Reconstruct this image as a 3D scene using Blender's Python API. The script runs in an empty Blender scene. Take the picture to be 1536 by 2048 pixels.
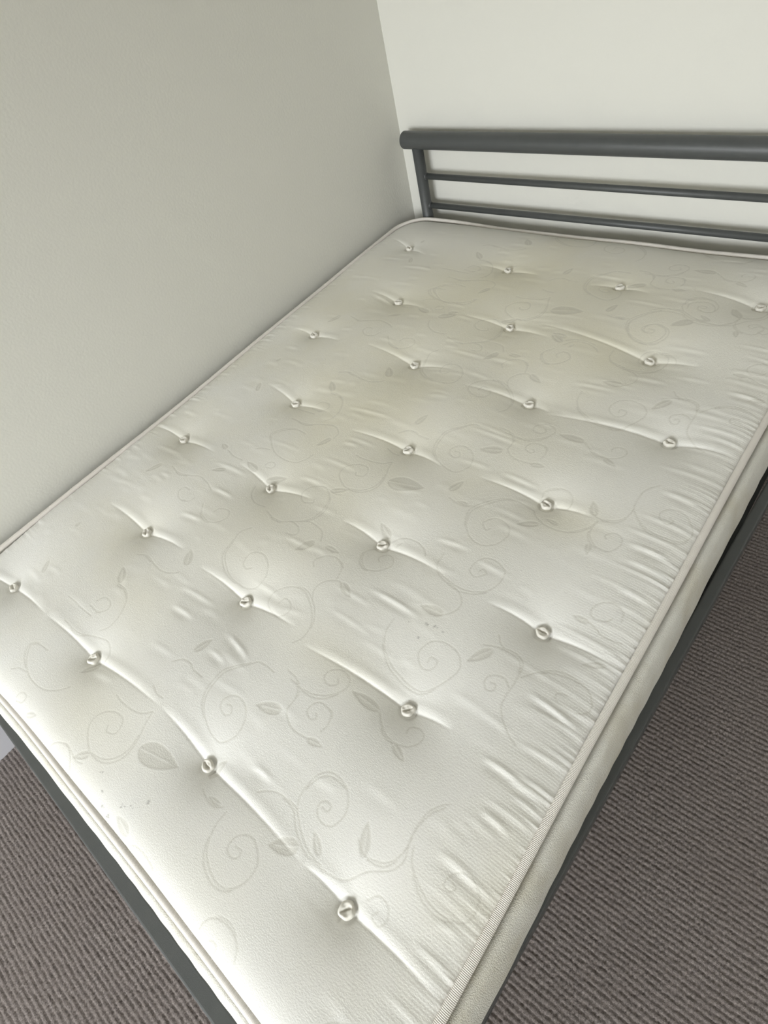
import bpy, bmesh, math, random
import numpy as np
from mathutils import Matrix, Vector

# ------------------------------------------------------------------ camera, sky, light, exposure
scene = bpy.context.scene
C = scene.collection
cam_d = bpy.data.cameras.new('camera')
cam = bpy.data.objects.new('camera', cam_d); C.objects.link(cam)
cam_d.sensor_fit = 'VERTICAL'; cam_d.sensor_height = 36.0
cam_d.lens = 36.0 * 1171.94 / 2048.0
cam_d.clip_start = 0.02
r_ = Vector((0.76578438, 0.60510051, -0.2177789))
d_ = Vector((0.35864345, -0.68292134, -0.63639085))
f_ = Vector((-0.53380629, 0.40923319, -0.73998584))
m = Matrix.Identity(4)
for i in range(3):
    m[i][0] = r_[i]; m[i][1] = -d_[i]; m[i][2] = -f_[i]
m[0][3], m[1][3], m[2][3] = 1.4738, 0.2419, 1.4763
cam.matrix_world = m
scene.camera = cam

vs = scene.view_settings
vs.view_transform = 'Standard'; vs.look = 'None'; vs.gamma = 1.0; vs.use_curve_mapping = False
vs.exposure = 1.22
scene.cycles.use_adaptive_sampling = True; scene.cycles.adaptive_threshold = 0.06; scene.cycles.adaptive_min_samples = 16
scene.cycles.max_bounces = 7; scene.cycles.diffuse_bounces = 4

w = bpy.data.worlds.new('overcast_sky'); scene.world = w; w.use_nodes = True
wn, wl = w.node_tree.nodes, w.node_tree.links
bg = wn['Background']; bg.inputs['Strength'].default_value = 8.6
tc_ = wn.new('ShaderNodeTexCoord'); sp_ = wn.new('ShaderNodeSeparateXYZ'); rp_ = wn.new('ShaderNodeValToRGB')
wl.new(tc_.outputs['Generated'], sp_.inputs[0]); 
mr_ = wn.new('ShaderNodeMapRange'); mr_.inputs['From Min'].default_value = -1.0
wl.new(sp_.outputs['Z'], mr_.inputs['Value']); wl.new(mr_.outputs[0], rp_.inputs[0])
rp_.color_ramp.elements[0].position = 0.44; rp_.color_ramp.elements[0].color = (0.30, 0.30, 0.28, 1)
rp_.color_ramp.elements[1].position = 0.56; rp_.color_ramp.elements[1].color = (0.93, 0.965, 1.0, 1)
wl.new(rp_.outputs[0], bg.inputs['Color'])

# window opening in the wall at the foot of the bed: centred over the foot of the bed
WX0, WX1, WZ0, WZ1, YF = 0.10, 2.30, 0.75, 2.25, -3.00
pl_d = bpy.data.lights.new('window_portal', 'AREA'); pl_d.shape = 'RECTANGLE'
pl_d.size = WX1 - WX0; pl_d.size_y = WZ1 - WZ0; pl_d.cycles.is_portal = True
pl = bpy.data.objects.new('window_portal', pl_d); C.objects.link(pl)
pl.location = ((WX0 + WX1) / 2, YF - 0.20, (WZ0 + WZ1) / 2); pl.rotation_euler = (math.pi / 2, 0, 0)

# ------------------------------------------------------------------ helpers
def mat(name, rough=0.6, metallic=0.0, color=(0.8, 0.8, 0.8)):
    mt = bpy.data.materials.new(name); mt.use_nodes = True
    b = mt.node_tree.nodes['Principled BSDF']
    b.inputs['Roughness'].default_value = rough; b.inputs['Metallic'].default_value = metallic
    b.inputs['Base Color'].default_value = (*color, 1)
    return mt, mt.node_tree.nodes, mt.node_tree.links, b
def noise(n, l, vec, scale, detail=3.0, rough=0.55):
    t = n.new('ShaderNodeTexNoise'); t.inputs['Scale'].default_value = scale
    t.inputs['Detail'].default_value = detail; t.inputs['Roughness'].default_value = rough
    l.new(vec, t.inputs['Vector']); return t.outputs['Fac']
def objvec(n):
    return n.new('ShaderNodeTexCoord').outputs['Object']
def mix(n, l, fac, a, b):
    x = n.new('ShaderNodeMix'); x.data_type = 'RGBA'
    for s, v in ((0, fac), (6, a), (7, b)):
        if hasattr(v, 'is_output'): l.new(v, x.inputs[s])
        elif s == 0: x.inputs[0].default_value = v
        else: x.inputs[s].default_value = (*v, 1)
    return x.outputs[2]
def maprange(n, l, v, a, b, c=0.0, d=1.0):
    x = n.new('ShaderNodeMapRange'); l.new(v, x.inputs['Value'])
    for k, q in (('From Min', a), ('From Max', b), ('To Min', c), ('To Max', d)): x.inputs[k].default_value = q
    return x.outputs[0]
def math_(n, l, op, a, b=0.0):
    x = n.new('ShaderNodeMath'); x.operation = op
    for s, v in ((0, a), (1, b)):
        if hasattr(v, 'is_output'): l.new(v, x.inputs[s])
        else: x.inputs[s].default_value = v
    return x.outputs[0]
def bump(n, l, b, h, dist, strength=1.0):
    x = n.new('ShaderNodeBump'); x.inputs['Distance'].default_value = dist; x.inputs['Strength'].default_value = strength
    l.new(h, x.inputs['Height']); l.new(x.outputs[0], b.inputs['Normal'])
def mesh_np(name, co, faces, smooth=True):
    """mesh from an (n,3) array and an (m,4) or (m,3) int array"""
    me = bpy.data.meshes.new(name)
    k = faces.shape[1]; nf = len(faces)
    me.vertices.add(len(co)); me.vertices.foreach_set('co', np.ascontiguousarray(co, dtype=np.float32).ravel())
    me.loops.add(nf * k); me.loops.foreach_set('vertex_index', np.ascontiguousarray(faces, dtype=np.int32).ravel())
    me.polygons.add(nf); me.polygons.foreach_set('loop_start', np.arange(0, nf * k, k, dtype=np.int32))
    me.polygons.foreach_set('loop_total', np.full(nf, k, dtype=np.int32))
    me.polygons.foreach_set('use_smooth', np.full(nf, smooth, dtype=bool))
    me.update(calc_edges=True); me.validate()
    return me
def link(name, me, mt, parent=None, loc=None):
    o = bpy.data.objects.new(name, me); C.objects.link(o)
    if mt and me is not None and not me.materials: me.materials.append(mt)
    if parent: o.parent = parent
    if loc: o.location = loc
    return o
def empty(name, loc=(0, 0, 0)):
    o = bpy.data.objects.new(name, None); C.objects.link(o); o.location = loc; o.empty_display_size = 0.1; return o
def grid_faces(nu, nv, wrap_u=False):
    """index grid of nv rows by nu columns"""
    i = np.arange(nv - 1)[:, None]; j = np.arange(nu if wrap_u else nu - 1)[None, :]
    j2 = (j + 1) % nu
    a = i * nu + j; b = i * nu + j2
    return np.stack([a, b, b + nu, a + nu], -1).reshape(-1, 4)
def box_bm(bm, x0, x1, y0, y1, z0, z1, bev=0.0, seg=2):
    r = bmesh.ops.create_cube(bm, size=1.0)
    for v in r['verts']:
        v.co = Vector(((x0 + x1) / 2 + v.co.x * (x1 - x0), (y0 + y1) / 2 + v.co.y * (y1 - y0), (z0 + z1) / 2 + v.co.z * (z1 - z0)))
    if bev:
        es = list({e for v in r['verts'] for e in v.link_edges})
        bmesh.ops.bevel(bm, geom=es, offset=bev, segments=seg, profile=0.5, affect='EDGES')
def bm_obj(name, bm, mt, parent=None, smooth=False):
    me = bpy.data.meshes.new(name); bmesh.ops.recalc_face_normals(bm, faces=bm.faces[:]); bm.to_mesh(me); bm.free()
    if smooth:
        me.polygons.foreach_set('use_smooth', np.ones(len(me.polygons), dtype=bool))
    return link(name, me, mt, parent)
def box(name, x0, x1, y0, y1, z0, z1, mt, parent=None, bev=0.0):
    bm = bmesh.new(); box_bm(bm, x0, x1, y0, y1, z0, z1, bev); return bm_obj(name, bm, mt, parent)
def lathe_x(name, prof, axis, mt, parent, origin, n=40):
    """surface of revolution; prof = [(along, radius)], axis 'X' or 'Z'"""
    prof = np.array(prof); a = np.linspace(0, 2 * np.pi, n, endpoint=False)
    t = prof[:, 0][:, None] + 0 * a; c = prof[:, 1][:, None] * np.cos(a); s = prof[:, 1][:, None] * np.sin(a)
    co = np.stack([t, c, s] if axis == 'X' else [c, s, t], -1).reshape(-1, 3) + np.array(origin)
    f = grid_faces(n, len(prof), True)
    if axis == 'X': f = f[:, ::-1]
    return link(name, mesh_np(name, co, f), mt, parent)

# ------------------------------------------------------------------ cloth and wear, in millimetres on the mattress top
VINES = [[(992,552),(994,525),(1008,499),(1030,482),(1044,474),(1063,469),(1086,465),(1112,468),(1128,485),(1141,512),(1146,536),(1133,555),(1115,561),(1093,560),(1076,549),(1069,527),(1075,514),(1088,504),(1100,505),(1108,516),(1106,527),(1093,527),(1093,517)],[(990,720),(992,691),(1006,675),(1035,666),(1060,663),(1081,668),(1094,675),(1107,688),(1115,710),(1113,737),(1097,748),(1078,751),(1061,743),(1053,723),(1056,707),(1070,701),(1078,708),(1085,718),(1075,724),(1071,716)],[(1035,666),(1061,658),(1078,646),(1082,631),(1075,614),(1063,602)],[(1200,925),(1193,903),(1174,882),(1147,872),(1117,874),(1094,885),(1082,898)],[(1082,898),(1044,902),(1018,892),(994,866),(977,836),(982,809),(994,789),(1016,772),(1037,768),(1055,775),(1068,791),(1073,816),(1062,835),(1038,841),(1024,834),(1016,817),(1029,805),(1035,811)],[(1202,925),(1198,906),(1202,886),(1217,871),(1234,867),(1249,871),(1259,891),(1256,907),(1245,913),(1234,910),(1227,900),(1232,894)],[(1181,941),(1199,931),(1215,932),(1233,940),(1244,958),(1246,978),(1243,995),(1244,1025),(1253,1044),(1265,1057)],[(1245,981),(1259,963),(1278,949),(1299,942),(1323,944),(1341,949),(1351,962),(1354,981),(1342,1001),(1328,1012),(1312,1014),(1296,1006),(1290,992),(1296,980),(1310,975),(1316,987),(1308,992)],[(1081,927),(1080,951),(1098,965),(1121,967),(1137,953),(1138,931),(1121,925),(1111,930)],[(919,840),(940,834),(959,835),(972,844)],[(859,666),(843,648),(847,628),(864,612),(882,611),(900,622),(913,643),(907,658),(890,664),(877,651),(884,639)],[(874,688),(885,702),(903,712),(928,714),(951,705),(961,695)],[(478,664),(491,638),(522,623),(556,625)],[(571,618),(596,609),(627,608),(651,621),(677,617),(688,605),(681,594),(664,592)],[(643,618),(669,632),(689,655),(693,686),(681,717),(656,734),(632,733),(612,719),(609,695),(631,679),(653,687),(651,697)],[(669,632),(687,640),(714,640),(734,634),(748,614)],[(476,851),(446,855),(417,846),(400,829),(391,812),(411,789),(447,766),(487,759),(521,765),(539,784),(546,805)],[(394,883),(448,879),(487,895),(526,905),(554,891),(557,870)],[(226,606),(268,596),(305,606),(331,615),(368,608),(394,597)],[(373,562),(366,546),(340,540),(318,554),(320,571),(340,573)],[(408,559),(431,533),(464,524),(489,535),(500,558),(486,573),(460,567),(455,553)],[(324,716),(352,707),(388,707)],[(579,563),(564,541),(571,509),(579,479),(609,456),(641,445),(679,447),(700,460),(703,488),(689,511),(665,524),(642,521),(631,508),(635,487),(650,480),(660,488)],[(857,411),(868,431),(865,457),(850,479),(827,497),(802,507),(777,503),(757,489),(744,469),(749,448),(770,437),(792,438),(804,455),(796,470),(776,473),(771,458)],[(830,498),(819,515),(818,533),(828,549),(845,559),(855,558)],[(840,561),(832,588),(809,600),(784,592),(770,571),(779,558)],[(869,350),(849,351),(827,348),(812,332),(792,311),(783,296),(782,271),(786,251),(797,233),(818,218),(845,207),(869,205),(881,214),(890,233),(886,256),(872,273),(853,280),(835,277),(824,263),(828,249),(845,243),(854,251),(846,261),(836,259)],[(888,367),(908,365),(924,358),(935,346),(937,330),(938,314),(952,302),(970,296),(991,297),(1006,300)],[(1014,320),(1017,337),(1010,353),(996,358),(979,356),(970,345),(971,332),(984,326),(992,332),(986,339)],[(905,358),(931,355),(957,357),(977,366),(991,380),(1001,400),(998,415),(984,422),(967,420),(954,407),(956,393),(971,388),(983,398),(978,407)],[(1073,403),(1090,387),(1106,378),(1125,376),(1145,383),(1158,398),(1158,413),(1145,419),(1130,412),(1131,401)],[(988,191),(998,199),(1014,208),(1034,211),(1055,211),(1068,203),(1080,194),(1099,184),(1118,179),(1138,178),(1154,178),(1180,188),(1200,215),(1228,238),(1236,259),(1231,276),(1228,302),(1234,328),(1246,346)],[(1061,211),(1052,230),(1053,251),(1059,269),(1071,280),(1090,283),(1109,278),(1122,266),(1128,251),(1125,235),(1118,225),(1104,222),(1090,228),(1085,240),(1092,248),(1103,247),(1102,238),(1092,238)],[(1237,280),(1245,264),(1259,252),(1276,242),(1291,237),(1310,236),(1328,242),(1341,250),(1346,268),(1341,287),(1328,296),(1310,295),(1299,284),(1296,270),(1306,266),(1312,275),(1305,278)],[(1220,190),(1231,203),(1249,202),(1257,189),(1251,177),(1237,180),(1241,190)],[(966,140),(966,118),(973,98),(984,82),(1003,71),(1025,66),(1045,70),(1058,83),(1065,102),(1062,123),(1047,136),(1030,142),(1015,136),(1006,125),(1007,110),(1016,104),(1029,107),(1029,119),(1016,118)],[(1119,23),(1111,38),(1095,46),(1077,47),(1057,39),(1048,25),(1050,10),(1062,2),(1078,2),(1086,11),(1082,19),(1071,17),(1071,9)],[(725,169),(730,148),(739,125),(743,100),(736,79),(716,61),(685,55),(659,64),(638,79),(632,98),(642,115),(661,126),(682,128),(693,118),(694,102),(677,95),(669,103)],[(633,147),(655,144),(688,148),(709,155),(725,169)],[(607,27),(625,34),(644,33),(667,29),(684,34)],[(856,5),(875,15),(898,19),(921,17),(927,15)],[(410,118),(375,115),(363,101),(385,79),(418,65),(451,61),(485,66),(513,83),(527,101)],[(375,49),(390,60),(413,65)],[(439,22),(441,32),(453,37),(462,34),(460,22),(444,17)],[(414,298),(448,298),(471,282),(486,253),(485,225),(473,209)],[(400,234),(431,233),(447,249),(439,263),(414,264),(404,249)],[(329,221),(375,219),(424,219)],[(378,377),(405,385),(445,379),(483,377),(509,387),(519,396)],[(412,302),(441,302),(456,295)],[(685,201),(704,195),(721,196)],[(679,253),(694,267),(715,271),(732,266),(756,266)],[(1156,594),(1173,601),(1192,607),(1209,608),(1225,601),(1231,584),(1233,560),(1233,537),(1237,518),(1252,500),(1268,488),(1284,481)],[(1168,625),(1178,613),(1189,608)],[(1230,553),(1219,562),(1206,562),(1193,552),(1192,540),(1202,530),(1212,535),(1210,545),(1202,544)],[(1238,579),(1251,596),(1271,614),(1295,622),(1316,622),(1333,618),(1345,606),(1348,591),(1337,577),(1316,574),(1299,576),(1297,588),(1310,592)],[(1280,727),(1297,720),(1309,715),(1326,716),(1341,720)],[(1324,754),(1320,772),(1304,778),(1288,774),(1276,760),(1275,745),(1286,736),(1303,741),(1310,752)]]
LEAVES = [((1065,605),(1017,599),0.5),((1191,933),(1173,967),0.55),((1210,871),(1218,846),0.6),((1109,870),(1071,847),0.45),((1142,885),(1111,890),0.4),((908,856),(921,897),0.5),((890,684),(899,702),0.4),((867,697),(826,719),0.5),((737,608),(714,567),0.45),((765,610),(803,612),0.4),((668,733),(705,755),0.45),((551,868),(531,830),0.45),((490,688),(537,719),0.5),((449,699),(403,710),0.5),((373,665),(338,644),0.4),((317,718),(288,727),0.6),((854,560),(893,542),0.5),((738,606),(723,571),0.5),((784,602),(798,616),0.4),((700,292),(712,332),0.5),((931,307),(881,288),0.5),((1071,404),(1011,404),0.4),((1126,375),(1158,362),0.5),((1002,298),(1034,304),0.5),((1131,187),(1102,208),0.45),((1185,225),(1162,267),0.45),((1098,177),(1055,150),0.6),((949,140),(920,137),0.45),((756,114),(841,135),0.55),((684,53),(656,29),0.5),((852,17),(810,24),0.5),((489,13),(517,28),0.5),((198,224),(178,258),0.45),((415,307),(380,339),0.5),((149,350),(153,369),0.7),((188,601),(167,559),0.45),((521,416),(494,452),0.6),((1175,596),(1148,552),0.45),((1337,672),(1304,653),0.4),((1281,725),(1251,725),0.5)]
WRINKLES = [((902,579),(1044,576),2.2),((949,739),(1039,748),1.4),((969,952),(1076,949),1.6),((1260,903),(1358,904),2.4),((1284,808),(1359,807),1.6),((1264,1045),(1353,1043),1.8),((1249,563),(1361,552),2.6),((1244,437),(1330,436),2.4),((1296,432),(1363,434),2.2),((1282,374),(1345,369),2.0),((1261,295),(1338,297),1.8),((1305,226),(1354,233),1.2),((717,356),(816,337),2.0),((566,333),(648,337),1.6),((715,312),(784,307),1.4),((542,373),(669,382),1.2),((369,511),(457,519),1.6),((380,605),(475,606),1.6),((558,736),(644,739),1.2),((944,213),(1003,216),1.4),((852,503),(997,500),0.8),((502,975),(671,989),1.2),((577,888),(685,892),1.0),((826,1040),(994,1038),1.2),((650,582),(767,587),1.0),((967,1273),(1082,1282),1.4),((319,669),(448,676),1.2),((207,1440),(334,1407),1.5),((590,1277),(763,1275),1.0),((565,807),(693,807),1.0),((1274,1363),(1356,1363),1.5),((1249,1406),(1345,1401),1.0)]
CREASES = [((1115,164),(1203,163),(1361,165),9),((731,183),(879,167),(1115,164),9),((323,164),(511,162),(731,183),8),((-21,127),(155,161),(323,164),8),((877,418),(1109,433),(1192,444),9),((551,428),(701,425),(839,437),8),((168,442),(335,431),(479,441),8),((1116,668),(1224,672),(1362,677),9),((749,681),(862,676),(1018,676),8),((390,694),(518,675),(646,694),7),((21,697),(151,695),(295,693),7),((942,919),(1096,922),(1192,929),8),((574,910),(747,921),(853,908),7),((221,961),(357,933),(479,940),6),((965,1157),(1233,1182),(1360,1194),8),((746,1162),(917,1173),(973,1165),7),((387,1207),(567,1189),(678,1207),6),((93,1202),(181,1198),(293,1193),6),((790,1455),(1094,1419),(1200,1428),7),((574,1424),(720,1420),(845,1405),6),((211,1447),(332,1426),(441,1415),6),((1082,1717),(1241,1698),(1297,1678),7),((826,1666),(902,1686),(987,1672),6),((464,1678),(558,1683),(670,1673),6),((53,1758),(160,1714),(247,1685),5)]
SPECKS = [((757,29),3),((845,69),3),((774,14),2),((808,37),2),((798,12),3),((727,46),1.5),((828,47),1.5),((1053,574),2.5),((1066,577),2.5),((1083,575),2),((1053,545),2),((1020,559),1.5)]
STAINS = [(0.55, 1.25, 0.45, 0.42, 0.50), (0.80, 1.65, 0.55, 0.24, 0.50), (0.60, 0.55, 0.28, 0.16, 0.32), (1.16, 0.905, 0.07, 0.05, 0.35), (0.62, 0.10, 0.14, 0.08, 0.30), (0.46, 0.30, 0.14, 0.07, 0.28), (0.95, 0.43, 0.12, 0.05, 0.28), (0.95, 1.38, 0.18, 0.12, 0.30), (0.70, 0.88, 0.3, 0.2, 0.25)]
RS0, RS1 = (1.3925, -0.040), (1.4475, 1.935)
RF0, RF1 = (-0.008, -0.060), (1.425, -0.083)

# ------------------------------------------------------------------ materials
# walls: matt emulsion with a faint roller stipple
mwall, n, l, b = mat('wall_paint', 0.75)
v = objvec(n)
b.inputs['Base Color'].default_value = (0.70, 0.690, 0.632, 1)
bump(n, l, b, noise(n, l, v, 160, 1), 0.0010, 0.3)
mceil, *_ = mat('ceiling_paint', 0.8, color=(0.80, 0.80, 0.78))
mtrim, *_ = mat('trim_gloss', 0.35, color=(0.66, 0.66, 0.70))
mglass, n, l, b = mat('window_glass', 0.0, color=(1, 1, 1))
b.inputs['Transmission Weight'].default_value = 1.0; b.inputs['IOR'].default_value = 1.01

# carpet: ribbed brown-grey loop pile
RIB, LOOP = 0.0115, 0.0082
mcar, n, l, b = mat('carpet_loop', 0.95)
b.inputs['Specular IOR Level'].default_value = 0.1
v = objvec(n)
n1 = maprange(n, l, noise(n, l, v, 260, 3, 0.7), 0.30, 0.70)
c1 = mix(n, l, n1, (0.112, 0.094, 0.088), (0.385, 0.338, 0.316))
n2 = maprange(n, l, noise(n, l, v, 620, 2, 0.7), 0.60, 0.74)
c2 = mix(n, l, n2, c1, (0.60, 0.535, 0.50))
n3 = maprange(n, l, noise(n, l, v, 5, 2), 0.35, 0.65, 0.0, 0.35)
l.new(mix(n, l, n3, c2, (0.215, 0.182, 0.168)), b.inputs['Base Color'])
bump(n, l, b, noise(n, l, v, 700, 2, 0.8), 0.0025, 0.9)

# powder-coated steel
msteel, n, l, b = mat('powder_coated_steel', 0.42)
v = objvec(n)
l.new(mix(n, l, noise(n, l, v, 30, 3), (0.060, 0.064, 0.063), (0.076, 0.080, 0.079)), b.inputs['Base Color'])
bump(n, l, b, noise(n, l, v, 900, 2), 0.0004, 0.5)
mslat, n, l, b = mat('slat_wood', 0.6)
l.new(mix(n, l, noise(n, l, objvec(n), 12, 3), (0.35, 0.25, 0.15), (0.45, 0.33, 0.2)), b.inputs['Base Color'])
mblack, *_ = mat('dark_plastic', 0.5, color=(0.018, 0.018, 0.018))

# mattress ticking: cream woven jacquard; 'motif' and 'dirt' are woven or soiled marks on the cloth
CLOTH = (0.83, 0.82, 0.785)
mtick, n, l, b = mat('jacquard_ticking', 0.62)
b.inputs['Specular IOR Level'].default_value = 0.3
v = objvec(n)
att = n.new('ShaderNodeAttribute'); att.attribute_name = 'motif'
sepa = n.new('ShaderNodeSeparateColor'); l.new(att.outputs['Color'], sepa.inputs[0])
st = math_(n, l, 'MULTIPLY', maprange(n, l, noise(n, l, v, 3.2, 4, 0.6), 0.40, 0.66), maprange(n, l, noise(n, l, v, 1.2, 2), 0.30, 0.60))
st = math_(n, l, 'ADD', math_(n, l, 'MULTIPLY', st, 0.35), sepa.outputs[1])
c = mix(n, l, st, CLOTH, (0.775, 0.735, 0.585))
c = mix(n, l, math_(n, l, 'MULTIPLY', sepa.outputs[0], 0.5), c, (0.50, 0.48, 0.41))
c = mix(n, l, sepa.outputs[2], c, (0.10, 0.09, 0.08))
l.new(c, b.inputs['Base Color'])
mp = n.new('ShaderNodeMapping'); mp.inputs['Scale'].default_value = (380, 620, 1); l.new(v, mp.inputs['Vector'])
wv = noise(n, l, mp.outputs[0], 1.0, 2, 0.6)
sx = n.new('ShaderNodeSeparateXYZ'); l.new(v, sx.inputs[0])
lx = math_(n, l, 'SINE', math_(n, l, 'ADD', math_(n, l, 'MULTIPLY', sx.outputs['X'], 2 * math.pi / 0.0041), math_(n, l, 'MULTIPLY', wv, 2.5)))
ly = math_(n, l, 'SINE', math_(n, l, 'ADD', math_(n, l, 'MULTIPLY', sx.outputs['Y'], 2 * math.pi / 0.0047), math_(n, l, 'MULTIPLY', wv, 2.5)))
gr = math_(n, l, 'MULTIPLY', math_(n, l, 'ADD', lx, math_(n, l, 'MULTIPLY', ly, 0.7)), math_(n, l, 'MULTIPLY', att.outputs['Alpha'], 0.22))
bump(n, l, b, math_(n, l, 'ADD', wv, gr), 0.0009, 0.42)

mbord, n, l, b = mat('border_ticking', 0.62)
b.inputs['Specular IOR Level'].default_value = 0.3
v = objvec(n)
c = mix(n, l, maprange(n, l, noise(n, l, v, 9, 4, 0.6), 0.42, 0.7), (0.74, 0.725, 0.67), (0.64, 0.605, 0.51))
att = n.new('ShaderNodeAttribute'); att.attribute_name = 'motif'
sepa = n.new('ShaderNodeSeparateColor'); l.new(att.outputs['Color'], sepa.inputs[0])
c = mix(n, l, math_(n, l, 'MULTIPLY', sepa.outputs[0], 0.4), c, (0.50, 0.47, 0.40))
l.new(c, b.inputs['Base Color'])
mp = n.new('ShaderNodeMapping'); mp.inputs['Scale'].default_value = (600, 600, 90); l.new(v, mp.inputs['Vector'])
bump(n, l, b, noise(n, l, mp.outputs[0], 1.0, 2, 0.6), 0.0018, 0.7)

mpipe, n, l, b = mat('piping_tape', 0.65)
l.new(mix(n, l, noise(n, l, objvec(n), 25, 3), (0.83, 0.79, 0.74), (0.74, 0.69, 0.635)), b.inputs['Base Color'])
at = n.new('ShaderNodeAttribute'); at.attribute_name = 'rib'
sn = math_(n, l, 'SINE', math_(n, l, 'MULTIPLY', at.outputs['Fac'], 2 * math.pi / 0.0022))
bump(n, l, b, sn, 0.0004, 0.5)

mbtn, n, l, b = mat('tuft_felt', 0.7)
l.new(mix(n, l, noise(n, l, objvec(n), 180, 3), (0.80, 0.775, 0.71), (0.68, 0.65, 0.58)), b.inputs['Base Color'])

# ------------------------------------------------------------------ room shell
XL, XR, YB, ZC = -0.038, 3.05, 2.003, 2.45
def structure(o): o['kind'] = 'structure'; return o
structure(box('wall_left', XL - 0.1, XL, YF - 0.1, YB + 0.1, -0.05, ZC, mwall))
structure(box('wall_back', XL, XR, YB, YB + 0.1, -0.05, ZC, mwall))
structure(box('wall_right', XR, XR + 0.1, YF - 0.1, YB + 0.1, -0.05, ZC, mwall))
bm = bmesh.new()
for a in ((XL, WX0, 0, ZC), (WX1, XR, 0, ZC), (WX0, WX1, 0, WZ0), (WX0, WX1, WZ1, ZC)):
    box_bm(bm, a[0], a[1], YF - 0.18, YF, a[2], a[3])
structure(bm_obj('wall_foot', bm, mwall))
structure(box('ceiling', XL - 0.1, XR + 0.1, YF - 0.18, YB + 0.1, ZC, ZC + 0.08, mceil))
for nm, a in (('left', (XL, XL + 0.013, YF, YB)), ('back', (XL + 0.013, XR, YB - 0.013, YB)), ('right', (XR - 0.013, XR, YF, YB - 0.013)), ('foot', (XL + 0.013, XR - 0.013, YF, YF + 0.013))):
    structure(box('baseboard_' + nm, a[0], a[1], a[2], a[3], 0.0, 0.115, mtrim, bev=0.003))
# window: frame, glazing bar and two panes
win = empty('window_1', ((WX0 + WX1) / 2, YF - 0.1, WZ0)); win['kind'] = 'structure'
def wpart(nm, x0, x1, y0, y1, z0, z1, mt, bev=0.004):
    o = box(nm, x0, x1, y0, y1, z0, z1, mt, None, bev); o.parent = win; o.matrix_parent_inverse = Matrix.Translation(-win.location); return o
mupvc, *_ = mat('window_plastic', 0.3, color=(0.82, 0.82, 0.82))
fr = 0.055
wpart('frame_rail', WX0, WX1, YF - 0.13, YF - 0.07, WZ0, WZ0 + fr, mupvc); wpart('frame_rail', WX0, WX1, YF - 0.13, YF - 0.07, WZ1 - fr, WZ1, mupvc)
xm = (WX0 + WX1) / 2
for x in (WX0, xm - fr / 2, WX1 - fr): wpart('frame_stile', x, x + fr, YF - 0.13, YF - 0.07, WZ0 + fr, WZ1 - fr, mupvc)
wpart('sill', WX0, WX1, YF - 0.07, YF + 0.04, WZ0 - 0.025, WZ0, mupvc)

# floor: carpet with its ribs and loops modelled where they can be told apart, plain ribs beyond
def carpet_height(x, y, rng):
    y = y + 0.0007 * np.sin(x * 47 + 3 * np.sin(y * 23)) + 0.0005 * np.sin(x * 173 + y * 90)
    row = np.floor(y / RIB); v = y / RIB - row - 0.5
    hsh = np.sin(row * 12.9898 + 4.1) * 43758.5453; hsh = hsh - np.floor(hsh)
    u = x / LOOP + hsh * 7.0 + 0.22 * np.sin(x * 61 + row * 2.1) + 0.2 * np.sin(x * 143 + row * 5.7)
    u = u - np.floor(u) - 0.5
    h = np.sqrt(np.clip(1 - (1.95 * v) ** 2, 0, 1)) * (0.18 + 0.82 * np.sqrt(np.clip(1 - (1.9 * u) ** 2, 0, 1)))
    return 0.0052 * h + rng.normal(0, 0.0003, x.shape)
rng = np.random.default_rng(3)
STEP = 0.0025
cos, fcs, base = [], [], 0
def patch(x0, x1, y0, y1):
    global base
    xs = np.linspace(x0, x1, int((x1 - x0) / STEP) + 1); ys = np.linspace(y0, y1, int((y1 - y0) / STEP) + 1)
    X, Y = np.meshgrid(xs, ys); Z = carpet_height(X, Y, rng)
    cos.append(np.stack([X, Y, Z], -1).reshape(-1, 3)); fcs.append(grid_faces(len(xs), len(ys)) + base); base += X.size
def ribs(x0, x1, y0, y1):
    """the same ribs without single loops, for the floor beyond"""
    global base
    ys_ = np.linspace(y0, y1, int((y1 - y0) / (RIB / 4)) + 1); xs_ = np.linspace(x0, x1, 8); X, Y = np.meshgrid(xs_, ys_)
    v = Y / RIB - np.floor(Y / RIB) - 0.5
    Z = 0.0034 * np.sqrt(np.clip(1 - (1.95 * v) ** 2, 0, 1))
    cos.append(np.stack([X, Y, Z], -1).reshape(-1, 3)); fcs.append(grid_faces(len(xs_), len(ys_)) + base); base += X.size
cos.append(np.array([[XL, YF, -0.0015], [XR, YF, -0.0015], [XR, YB, -0.0015], [XL, YB, -0.0015]])); fcs.append(np.array([[0, 1, 2, 3]])); base = 4
AX, AY0, AX1, AY1 = 1.36, -0.85, 2.15, YB
patch(AX, AX1, AY0, AY1); patch(XL, AX, AY0, 0.02)
ribs(XL, AX, 0.02, AY1); ribs(AX1, XR, AY0, AY1); ribs(XL, XR, YF, AY0)
floor = structure(link('floor', mesh_np('floor', np.concatenate(cos), np.concatenate(fcs)), mcar))

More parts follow.
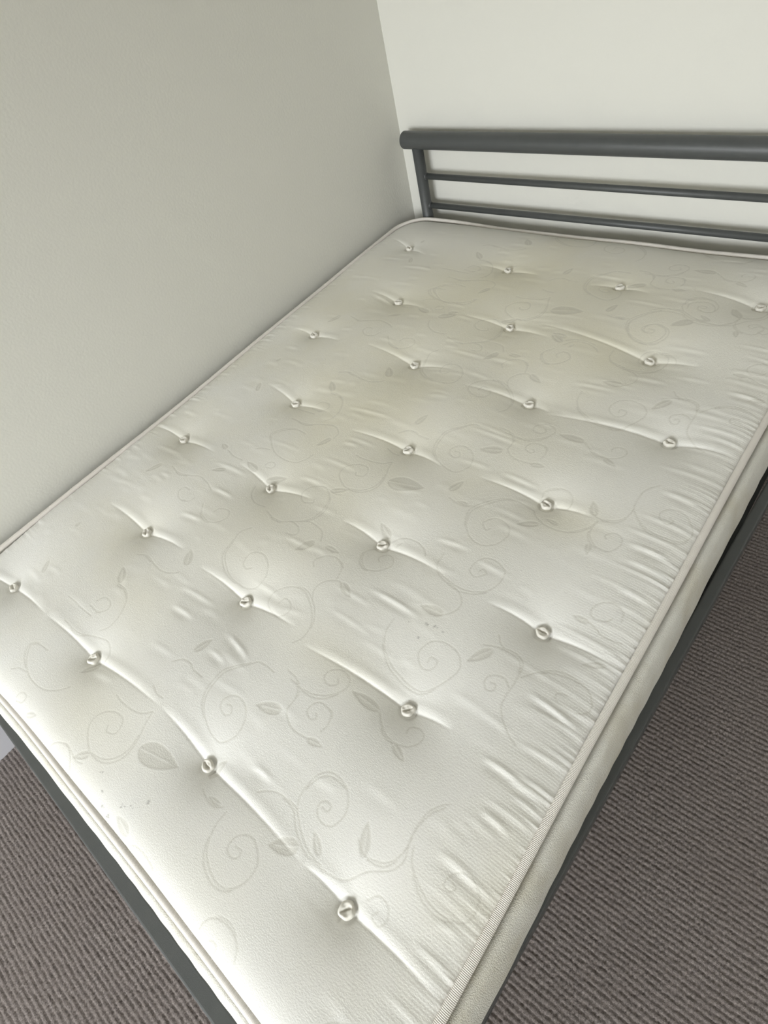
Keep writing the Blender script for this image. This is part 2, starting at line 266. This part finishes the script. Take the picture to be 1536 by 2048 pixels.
# ------------------------------------------------------------------ mattress outline
MW, ML, ZT, ZBOT = 1.368, 1.925, 0.550, 0.352
RC = 0.10
def wob(t, seed, amp):
    r = np.random.default_rng(seed); o = np.zeros_like(t)
    for k in (3.1, 6.3, 11.0): o = o + amp / k * 4 * np.sin(k * t + r.uniform(0, 6.28))
    return o
def edge_left(y): return 0.001 + wob(y, 1, 0.001)
def edge_right(y): return MW - 0.002 + wob(y, 2, 0.001)
def edge_foot(x): return 0.004 - 0.004 * np.cos(x * 4) + wob(x, 5, 0.002)
def edge_head(x): return ML - 0.006 * np.exp(-((x - 0.85) / 0.3) ** 2) + wob(x, 4, 0.0015)
def warp(x, y):
    """nominal rectangle (0..MW, 0..ML) to the slightly uneven outline"""
    xx = edge_left(y) + x / MW * (edge_right(y) - edge_left(y))
    yy = edge_foot(x) + y / ML * (edge_head(x) - edge_foot(x))
    return xx, yy
def rounded(x, y, inset=0.0):
    """pull nominal points beyond the rounded corners back onto them"""
    r = RC - inset
    cx = np.clip(x, RC, MW - RC); cy = np.clip(y, RC, ML - RC)
    dx, dy = x - cx, y - cy
    d = np.hypot(dx, dy); corner = (np.abs(dx) > 0) & (np.abs(dy) > 0) & (d > r)
    k = np.where(corner, r / np.maximum(d, 1e-9), 1.0)
    return cx + dx * k, cy + dy * k, corner
def edge_dist(x, y):
    cx = np.clip(x, RC, MW - RC); cy = np.clip(y, RC, ML - RC)
    inner = np.minimum(np.minimum(x, MW - x), np.minimum(y, ML - y))
    dx, dy = x - cx, y - cy
    d = RC - np.hypot(dx, dy)
    return np.where((np.abs(dx) > 0) & (np.abs(dy) > 0), d, inner)
# perimeter: points and outward normals, counter-clockwise from the foot
def perimeter(step=0.006):
    pts = []
    def seg(a, b):
        k = max(2, int(np.hypot(b[0] - a[0], b[1] - a[1]) / step)); t = np.linspace(0, 1, k, endpoint=False)[:, None]
        pts.append(np.array(a) + (np.array(b) - np.array(a)) * t)
    def arc(cx, cy, a0):
        a = np.linspace(a0, a0 + np.pi / 2, 26, endpoint=False); pts.append(np.stack([cx + RC * np.cos(a), cy + RC * np.sin(a)], -1))
    seg((RC, 0), (MW - RC, 0)); arc(MW - RC, RC, -np.pi / 2)
    seg((MW, RC), (MW, ML - RC)); arc(MW - RC, ML - RC, 0)
    seg((MW - RC, ML), (RC, ML)); arc(RC, ML - RC, np.pi / 2)
    seg((0, ML - RC), (0, RC)); arc(RC, RC, np.pi)
    p = np.concatenate(pts); x, y = warp(p[:, 0], p[:, 1]); q = np.stack([x, y], -1)
    t = np.roll(q, -1, 0) - np.roll(q, 1, 0); t /= np.linalg.norm(t, axis=1, keepdims=True)
    nrm = np.stack([t[:, 1], -t[:, 0]], -1)
    ln = np.concatenate([[0], np.cumsum(np.linalg.norm(np.diff(q, axis=0), axis=1))])
    return p, q, nrm, ln
PN, PQ, PNRM, PLEN = perimeter()
def edge_sag(p):
    """height of the seam below the nominal top: it dips where the edge has slumped"""
    return -0.004 + wob(p[:, 0] * 1.7 + p[:, 1], 8, 0.0022) - 0.006 * np.exp(-(p[:, 1] / 0.05) ** 2)

# ------------------------------------------------------------------ mattress top panel: height field in the nominal rectangle
ys = np.concatenate([np.arange(0, 0.95, 0.00175), np.linspace(0.95, ML, int((ML - 0.95) / 0.0023))])
xs = np.linspace(0, MW, int(MW / 0.0020))
NX, NY = len(xs), len(ys)
X, Y = np.meshgrid(xs, ys)
D = np.maximum(edge_dist(X, Y), 0.0)
H = 0.016 * (1 - np.exp(-D / 0.022)) + 0.010 * (1 - np.exp(-D / 0.12))
foot_roll = np.exp(-((Y / 0.045) ** 2)); H += 0.003 * foot_roll - 0.006 * np.exp(-((Y / 0.004) ** 2))
nrng = np.random.default_rng(11)
# soft unevenness of the filling
for k in range(26):
    a = nrng.uniform(0, 6.28); kx = nrng.normal(0, 9); ky = nrng.normal(0, 16)
    H += 0.00045 * np.sin(kx * X + ky * Y + a)
BUTTONS = [c[1] for c in CREASES]
AMP = [c[3] for c in CREASES]
for (bx, by), am in zip(BUTTONS, AMP):
    bx, by = bx / 1000, by / 1000
    dx, dy = X - bx, Y - by
    rho = np.sqrt((dx / 1.35) ** 2 + dy ** 2 + 0.006 ** 2)
    H -= am * 0.0021 * np.exp(-rho / 0.040)
    H -= am * 0.0006 * np.exp(-(rho / 0.11) ** 2)
    H -= 0.0035 * np.exp(-((np.hypot(dx, dy) - 0.0135) / 0.0026) ** 2)
# creases drawn along the rows of tufts: long slope on the foot side, short steep lip on the head side
for (a, bt, c2, am) in CREASES:
    for p0, p1 in ((bt, a), (bt, c2)):
        x0, y0, x1, y1 = p0[0] / 1000, p0[1] / 1000, p1[0] / 1000, p1[1] / 1000
        L_ = abs(x1 - x0) + 1e-6
        t = (X - x0) / (x1 - x0)
        yr = y0 + (y1 - y0) * np.clip(t, 0, 1) + 0.004 * np.sin(np.clip(t, 0, 1) * 3.14)
        vv = Y - yr
        env = np.clip(1 - t, 0, 1) ** 0.8 * np.clip(t * L_ / 0.012, 0, 1) * (t < 1)
        prof = np.where(vv < 0, np.exp(np.minimum(vv, 0) / 0.018), np.exp(-np.maximum(vv, 0) / 0.0042) - 0.30 * np.exp(-((vv - 0.012) / 0.009) ** 2))
        H -= am * (0.00048 * env * prof + 0.00011 * env * np.exp(-(vv / 0.0024) ** 2))
# single wrinkles
def wrinkle(x0, y0, x1, y1, am, sig=0.004):
    ux, uy = x1 - x0, y1 - y0; L_ = math.hypot(ux, uy); ux, uy = ux / L_, uy / L_
    i0, i1 = np.searchsorted(xs, [min(x0, x1) - 0.03, max(x0, x1) + 0.03]); j0, j1 = np.searchsorted(ys, [min(y0, y1) - 0.05, max(y0, y1) + 0.05])
    if i1 <= i0 or j1 <= j0: return
    x_, y_ = X[j0:j1, i0:i1], Y[j0:j1, i0:i1]
    t = ((x_ - x0) * ux + (y_ - y0) * uy) / L_; vv = -(x_ - x0) * uy + (y_ - y0) * ux
    if ux < 0: vv = -vv
    vv = vv - 0.003 * np.sin(3.0 * t)
    env = np.clip(np.minimum(t, 1 - t) / 0.45, 0, 1); env = env * env * (3 - 2 * env)
    H[j0:j1, i0:i1] += am * 0.001 * env * (np.exp(-(vv / sig) ** 2) - 0.8 * np.exp(-((vv + 0.009) / (sig * 1.6)) ** 2))
for (a, c2, am) in WRINKLES: wrinkle(a[0] / 1000, a[1] / 1000, c2[0] / 1000, c2[1] / 1000, am * 0.6, 0.005)
for k in range(330):
    x0 = nrng.uniform(0.03, 1.30); y0 = nrng.uniform(0.05, 1.88); L_ = nrng.uniform(0.04, 0.13)
    if y0 < 0.14 and x0 < 1.0: continue
    wrinkle(x0, y0, x0 + L_, y0 + nrng.normal(0, 0.006), nrng.uniform(0.2, 0.7) , nrng.uniform(0.005, 0.010))
for k in range(46):
    y0 = 0.05 + k * 0.04 + nrng.normal(0, 0.012); L_ = nrng.uniform(0.05, 0.15)
    wrinkle(MW - 0.01 - L_, y0 + nrng.normal(0, 0.004), MW + 0.02, y0, nrng.uniform(0.2, 0.85), nrng.uniform(0.003, 0.0045))
    wrinkle(-0.02, y0 + 0.013, 0.01 + 0.5 * L_, y0 + 0.013 + nrng.normal(0, 0.004), nrng.uniform(0.25, 0.8), nrng.uniform(0.003, 0.005))
# gathers where the panel is sewn into the seam on the long sides
for side, dd in ((0, X), (1, MW - X)):
    g = np.zeros_like(ys)
    for y0 in np.arange(0.04, 1.9, 0.0125):
        yy = y0 + nrng.normal(0, 0.003); am = nrng.uniform(0.1, 1.0) ** 1.6
        g += am * np.exp(-((ys - yy) / nrng.uniform(0.0022, 0.004)) ** 2)
    ext = 0.022 + 0.012 * np.sin(ys * 31) + 0.008 * np.sin(ys * 77)
    H += (0.0019 if side else 0.0014) * g[:, None] * np.exp(-(dd / ext[:, None]) ** 1.5)

# woven motifs: scrolling vines and leaves; the cloth repeats every 0.70 m along the bed
MOT = np.zeros_like(X); LEAFM = np.zeros_like(X); DIRT = np.zeros_like(X); STAIN = np.zeros_like(X)
def window(x0, x1, y0, y1):
    return np.searchsorted(xs, x0), np.searchsorted(xs, x1), np.searchsorted(ys, y0), np.searchsorted(ys, y1)
def smooth_path(pts, step=0.0012):
    """Catmull-Rom through the points"""
    p = np.array(pts, float) / 1000.0
    p = np.concatenate([[2 * p[0] - p[1]], p, [2 * p[-1] - p[-2]]])
    out = []
    for i in range(1, len(p) - 2):
        k = max(3, int(np.linalg.norm(p[i + 1] - p[i]) / step)); t = np.linspace(0, 1, k, endpoint=False)[:, None]
        out.append(0.5 * (2 * p[i] + (p[i + 1] - p[i - 1]) * t + (2 * p[i - 1] - 5 * p[i] + 4 * p[i + 1] - p[i + 2]) * t ** 2 + (3 * p[i] - p[i - 1] - 3 * p[i + 1] + p[i + 2]) * t ** 3))
    out.append(p[-2][None]); return np.concatenate(out)
def stamp(path, width=0.0011, amp=1.0):
    for q in path:
        i0, i1, j0, j1 = window(q[0] - 0.005, q[0] + 0.005, q[1] - 0.005, q[1] + 0.005)
        if i1 <= i0 or j1 <= j0: continue
        d2 = (xs[i0:i1][None, :] - q[0]) ** 2 + (ys[j0:j1][:, None] - q[1]) ** 2
        np.maximum(MOT[j0:j1, i0:i1], amp * np.exp(-d2 / width ** 2), out=MOT[j0:j1, i0:i1])
def vine(pts):
    p = smooth_path(pts)
    t = np.gradient(p, axis=0); t /= np.maximum(np.linalg.norm(t, axis=1, keepdims=True), 1e-9)
    nn = np.stack([-t[:, 1], t[:, 0]], -1); s = np.linspace(0, 1, len(p))
    ln = len(p) * 0.0012
    wd = min(0.0032, 0.012 * ln) * np.exp(-((s - 0.28) / 0.16) ** 2)       # the stroke swells once
    stamp(p + nn * wd[:, None]); 
    k = wd > 0.0012
    stamp((p - nn * wd[:, None])[k])
def leaf(a, bq, wr):
    a = np.array(a) / 1000.0; bq = np.array(bq) / 1000.0
    L_ = np.linalg.norm(bq - a); u = (bq - a) / L_; nv = np.array([-u[1], u[0]])
    lo = np.minimum(a, bq) - L_ * 0.4; hi = np.maximum(a, bq) + L_ * 0.4
    i0, i1, j0, j1 = window(lo[0], hi[0], lo[1], hi[1])
    if i1 <= i0 or j1 <= j0: return
    x_, y_ = X[j0:j1, i0:i1] - a[0], Y[j0:j1, i0:i1] - a[1]
    s = (x_ * u[0] + y_ * u[1]) / L_; vv = (x_ * nv[0] + y_ * nv[1]) / L_
    hw = 0.5 * wr * 2.3 * np.clip(s, 0, 1) ** 0.55 * np.clip(1 - s, 0, 1) ** 0.95
    ins = np.clip((hw - np.abs(vv)) * L_ / 0.0016, 0, 1)
    vein = np.exp(-(vv * L_ / 0.0012) ** 2) * (s > 0.0) * (s < 0.75)
    LEAFM[j0:j1, i0:i1] = np.maximum(LEAFM[j0:j1, i0:i1], ins * (1 - 0.75 * vein))
DRX, DRY = 0.016, 0.702
done_v = [np.mean(np.array(v_), 0) for v_ in VINES]; done_l = [np.mean(np.array(q[:2]), 0) for q in LEAVES]
for v_ in VINES: vine(v_)
for q in LEAVES: leaf(*q)
for k in (-1, 1, 2):
    off = np.array([DRX * k, DRY * k]) * 1000
    for v_ in VINES:
        p = np.array(v_) + off; cen = p.mean(0)
        if cen[1] < -60 or cen[1] > 1990 or min(np.hypot(*(cen - d)) for d in done_v) < 45: continue
        vine(p.tolist())
    for q in LEAVES:
        p = np.array(q[:2]) + off; cen = p.mean(0)
        if cen[1] < -60 or cen[1] > 1990 or min(np.hypot(*(cen - d)) for d in done_l) < 22: continue
        leaf(p[0], p[1], q[2])
H -= 0.00032 * MOT
H -= 0.00035 * LEAFM
for (q, rr) in SPECKS:
    for k in range(4):
        a = np.array(q) / 1000 + nrng.normal(0, 0.0025, 2) * (k > 0); rad = rr * 0.0005 * nrng.uniform(0.6, 1.1)
        i0, i1, j0, j1 = window(a[0] - 0.008, a[0] + 0.008, a[1] - 0.008, a[1] + 0.008)
        d2 = ((X[j0:j1, i0:i1] - a[0]) / 1.4) ** 2 + (Y[j0:j1, i0:i1] - a[1]) ** 2
        DIRT[j0:j1, i0:i1] = np.maximum(DIRT[j0:j1, i0:i1], 0.6 * np.exp(-d2 / rad ** 2))
# yellowed patches left by use
for (sx, sy, rx, ry, am) in STAINS:
    STAIN += am * np.exp(-((X - sx) / rx) ** 2 - ((Y - sy) / ry) ** 2)
xr, yr, corner = rounded(X, Y, 0.0)
inset = 0.006
xr = np.clip(xr, inset * 0.5, MW - inset * 0.5); yr = np.clip(yr, 0.0, ML - inset * 0.5); yr = yr - 0.001 * np.exp(-((yr / 0.012) ** 2))
wx, wy = warp(xr, yr)
sag = -0.004 + wob(xr.ravel() * 1.7 + yr.ravel(), 8, 0.0022).reshape(X.shape) * np.exp(-D / 0.06)
Z = ZT - 0.004 + sag + H
co = np.stack([wx, wy, Z], -1).reshape(-1, 3)
fc = grid_faces(NX, NY); keep = ~corner.ravel()[fc].all(1); fc = fc[keep]
mattress = empty('mattress', (0, 0, 0))
mattress['label'] = 'worn cream double mattress with tufted top and woven vine pattern'; mattress['category'] = 'mattress'
me = mesh_np('top_panel', co, fc)
ca = me.color_attributes.new('motif', 'FLOAT_COLOR', 'POINT')
lum = np.clip(0.95 * MOT + 0.75 * LEAFM, 0, 1)
ca.data.foreach_set('color', np.stack([lum, np.clip(STAIN, 0, 1), DIRT, np.clip(np.exp(-(MW - X) / 0.10), 0, 1)], -1).astype(np.float32).ravel())
link('top_panel', me, mtick, mattress)
def top_z(x, y):
    j = min(NY - 1, np.searchsorted(ys, y)); i = min(NX - 1, np.searchsorted(xs, x)); return Z[j, i]

# border: the quilted side band, bulging between the two seams
PZ = ZT + edge_sag(PN)
ctrl = np.array([(-0.003, -0.004), (0.0035, -0.017), (0.0085, -0.0125), (0.015, -0.0115), (0.023, -0.019), (0.030, -0.042), (0.034, -0.080), (0.033, -0.120), (0.026, -0.160), (0.010, -0.186), (-0.003, -0.192)])
prof = smooth_path(ctrl * 1000, 0.0028); NB = len(prof)
bulge = np.where(PN[:, 0] < 0.02, 0.35, 1.0)
bulge = np.where(PN[:, 1] > ML - 0.02, 0.10, bulge)
bulge = np.where(PN[:, 1] < 0.02, 1.0, bulge)
ker = np.hanning(41); ker /= ker.sum()
bulge = np.convolve(np.concatenate([bulge[-20:], bulge, bulge[:20]]), ker, 'valid')
off = bulge[None, :] * prof[:, 0][:, None]
mid = np.clip(off / 0.034, 0, 1)
off = off + mid * (0.0004 * np.sin(PLEN[None, :] * 90 + 6 * np.sin(PLEN[None, :] * 7)) + 0.0005 * np.sin(PLEN[None, :] * 17 + 2 * np.sin(PLEN[None, :] * 5)))
zz = PZ[None, :] + prof[:, 1][:, None] / 0.192 * (PZ[None, :] - ZBOT - 0.004)
bx = PQ[None, :, 0] + PNRM[None, :, 0] * off; by = PQ[None, :, 1] + PNRM[None, :, 1] * off
bx = np.maximum(bx, XL + 0.004)
co = np.stack([bx, by, zz], -1).reshape(-1, 3)
NP = len(PQ)
me = mesh_np('border', co, grid_faces(NP, NB, True)[:, ::-1])
ca = me.color_attributes.new('motif', 'FLOAT_COLOR', 'POINT')
ca.data.foreach_set('color', np.tile(np.array([0, 0, 0, 1], np.float32), len(co)))
link('border', me, mbord, mattress)
# underside closes the body
co = np.concatenate([np.stack([PQ[:, 0], PQ[:, 1], np.full(NP, ZBOT + 0.002)], -1), [[MW / 2, ML / 2, ZBOT + 0.002]]])
i = np.arange(NP); me = mesh_np('underside', co, np.stack([(i + 1) % NP, i, np.full(NP, NP)], -1), False)
link('underside', me, mbord, mattress)
# piping: seam tape swept round the outline
def piping(zc, rad_o, rad_z, shift):
    a = np.linspace(0, 2 * np.pi, 14, endpoint=False)
    o = shift + rad_o * np.cos(a)[:, None] + 0 * zc[None, :]
    co = np.stack([PQ[None, :, 0] + PNRM[None, :, 0] * o, PQ[None, :, 1] + PNRM[None, :, 1] * o, zc[None, :] + rad_z * np.sin(a)[:, None]], -1)
    co = np.concatenate([co, co[:1]], 0).reshape(-1, 3)
    me = mesh_np('piping', co, grid_faces(NP, 15, True))
    at = me.attributes.new('rib', 'FLOAT', 'POINT'); at.data.foreach_set('value', np.tile(PLEN, 15).astype(np.float32))
    return link('piping', me, mpipe, mattress)
piping(PZ + 0.001, 0.0068, 0.0062, 0.001)
piping(np.full(NP, ZBOT + 0.006), 0.006, 0.006, -0.001)

# tuft buttons: felt discs pulled into the cover, pinched across the middle by the twine
def tuft(x, y, rad, seed):
    r = np.random.default_rng(seed); n_a, n_r = 40, 14
    a = np.linspace(0, 2 * np.pi, n_a, endpoint=False); rr = np.linspace(0, 1, n_r)
    rim = 1 + 0.05 * np.sin(3 * a + r.uniform(0, 6)) + 0.04 * np.sin(5 * a + r.uniform(0, 6))
    R_, A_ = np.meshgrid(rr, a, indexing='ij')
    u = R_ * rim[None, :] * np.cos(A_); v = R_ * rim[None, :] * np.sin(A_) * r.uniform(0.82, 0.98)
    h = 0.0036 * np.sqrt(np.clip(1 - R_ ** 6, 0, 1)) + 0.0012 * np.exp(-((R_ - 0.72) / 0.2) ** 2)
    bend = 0.12 * np.sin(2.2 * u + r.uniform(0, 6))
    slit = np.exp(-((v - bend) / 0.13) ** 2) * np.clip(1.3 - np.abs(u) * 1.5, 0, 1)
    h -= 0.0052 * np.clip(slit, 0, 1)
    h += 0.0007 * np.sin(4 * A_ + r.uniform(0, 6)) * R_
    th = r.uniform(-0.7, 0.9)
    px = (u * np.cos(th) - v * np.sin(th)) * rad; py = (u * np.sin(th) + v * np.cos(th)) * rad
    top = np.stack([px, py, h], -1)
    skirt = top[-1:].copy(); skirt[..., :2] *= 0.80; skirt[..., 2] = -0.006
    co = np.concatenate([top, skirt], 0).reshape(-1, 3)
    o = link('tuft_button', mesh_np('tuft_button', co, grid_faces(n_a, n_r + 1, True)), mbtn, mattress)
    dzx = (top_z(x + 0.02, y) - top_z(x - 0.02, y)) / 0.04; dzy = (top_z(x, y + 0.02) - top_z(x, y - 0.02)) / 0.04
    o.location = (*[float(q) for q in warp(np.array(x), np.array(y))], float(top_z(x, y)) + 0.0040)
    o.rotation_euler = (math.atan(dzy) * 0.5, -math.atan(dzx) * 0.5, 0)
for k, (bx_, by_) in enumerate(BUTTONS): tuft(bx_ / 1000, by_ / 1000, 0.0124, 40 + k)

# ------------------------------------------------------------------ bed frame
bed = empty('bed_frame', (0, 0, 0))
bed['label'] = 'dark grey metal bed frame with tubular headboard under the mattress'; bed['category'] = 'bed frame'
YH = 1.952
def tube_x(nm, x0, x1, z, rad, dome=0.0, y=YH):
    prof = [(x0, 0.0), (x0, rad)] if not dome else [(x0 + dome * (1 - math.cos(a)), rad * math.sin(a) if a else 0.0) for a in np.linspace(0, math.pi / 2, 9)]
    prof2 = [(x1, rad), (x1, 0.0)] if not dome else [(x1 - dome * (1 - math.cos(a)), rad * math.sin(a) if a else 0.0) for a in np.linspace(math.pi / 2, 0, 9)]
    return lathe_x(nm, prof + prof2, 'X', msteel, bed, (0, y, z))
PXL, PXR = 0.069, 1.398
tube_x('headboard_tube', 0.010, 1.457, ZT + 0.2465, 0.0265, 0.011)
for x in (PXL, PXR):
    lathe_x('headboard_post', [(0.002, 0.0), (0.002, 0.019), (ZT + 0.235, 0.019), (ZT + 0.235, 0.0)], 'Z', msteel, bed, (x, YH, 0))
for z in (ZT + 0.1345, ZT + 0.0365):
    o = tube_x('headboard_bar', PXL, PXR, z, 0.0096)
    for x, s in ((PXL + 0.019, 1), (PXR - 0.019, -1)):
        lathe_x('weld_collar', [(-0.003, 0.0), (-0.003, 0.0125), (0.002, 0.0115), (0.004, 0.0098), (0.004, 0.0)], 'X', msteel, o, (x, YH, z), 20)
def rail(nm, p0, p1, wid, z0, z1, bev=0.004):
    bm = bmesh.new(); L_ = math.hypot(p1[0] - p0[0], p1[1] - p0[1])
    box_bm(bm, 0, L_, 0, wid, z0, z1, bev, 3)
    o = bm_obj(nm, bm, msteel, bed); o.location = (p0[0], p0[1], 0); o.rotation_euler = (0, 0, math.atan2(p1[1] - p0[1], p1[0] - p0[0])); return o
ZR0, ZR1 = 0.352, 0.402
rail('side_rail', RS0, RS1, 0.022, ZR0, ZR1)            # by the open floor
rail('side_rail', (0.004, YH - 0.02), (0.004, -0.040), 0.020, ZR0, ZR1)            # by the wall
rail('foot_rail', RF0, RF1, 0.028, ZR0, ZR1)
# inner ledges that carry the slats
box('slat_ledge', 1.372, 1.4005, 0.865, 1.90, 0.3335, 0.3395, msteel, bed)
box('slat_ledge', 1.372, 1.3985, -0.02, 0.845, 0.3335, 0.3395, msteel, bed)
box('slat_ledge', 0.006, 0.034, -0.02, 1.90, 0.3335, 0.3395, msteel, bed)
for k in range(13):
    y = 0.06 + k * 0.148
    box('slat', 0.010, 1.376, y, y + 0.065, 0.3395, 0.3510, mslat, bed, 0.002)
for x, y in ((0.006, -0.062), (1.385, -0.068)):
    box('leg', x, x + 0.03, y, y + 0.03, 0.002, ZR0, msteel, bed, 0.003)
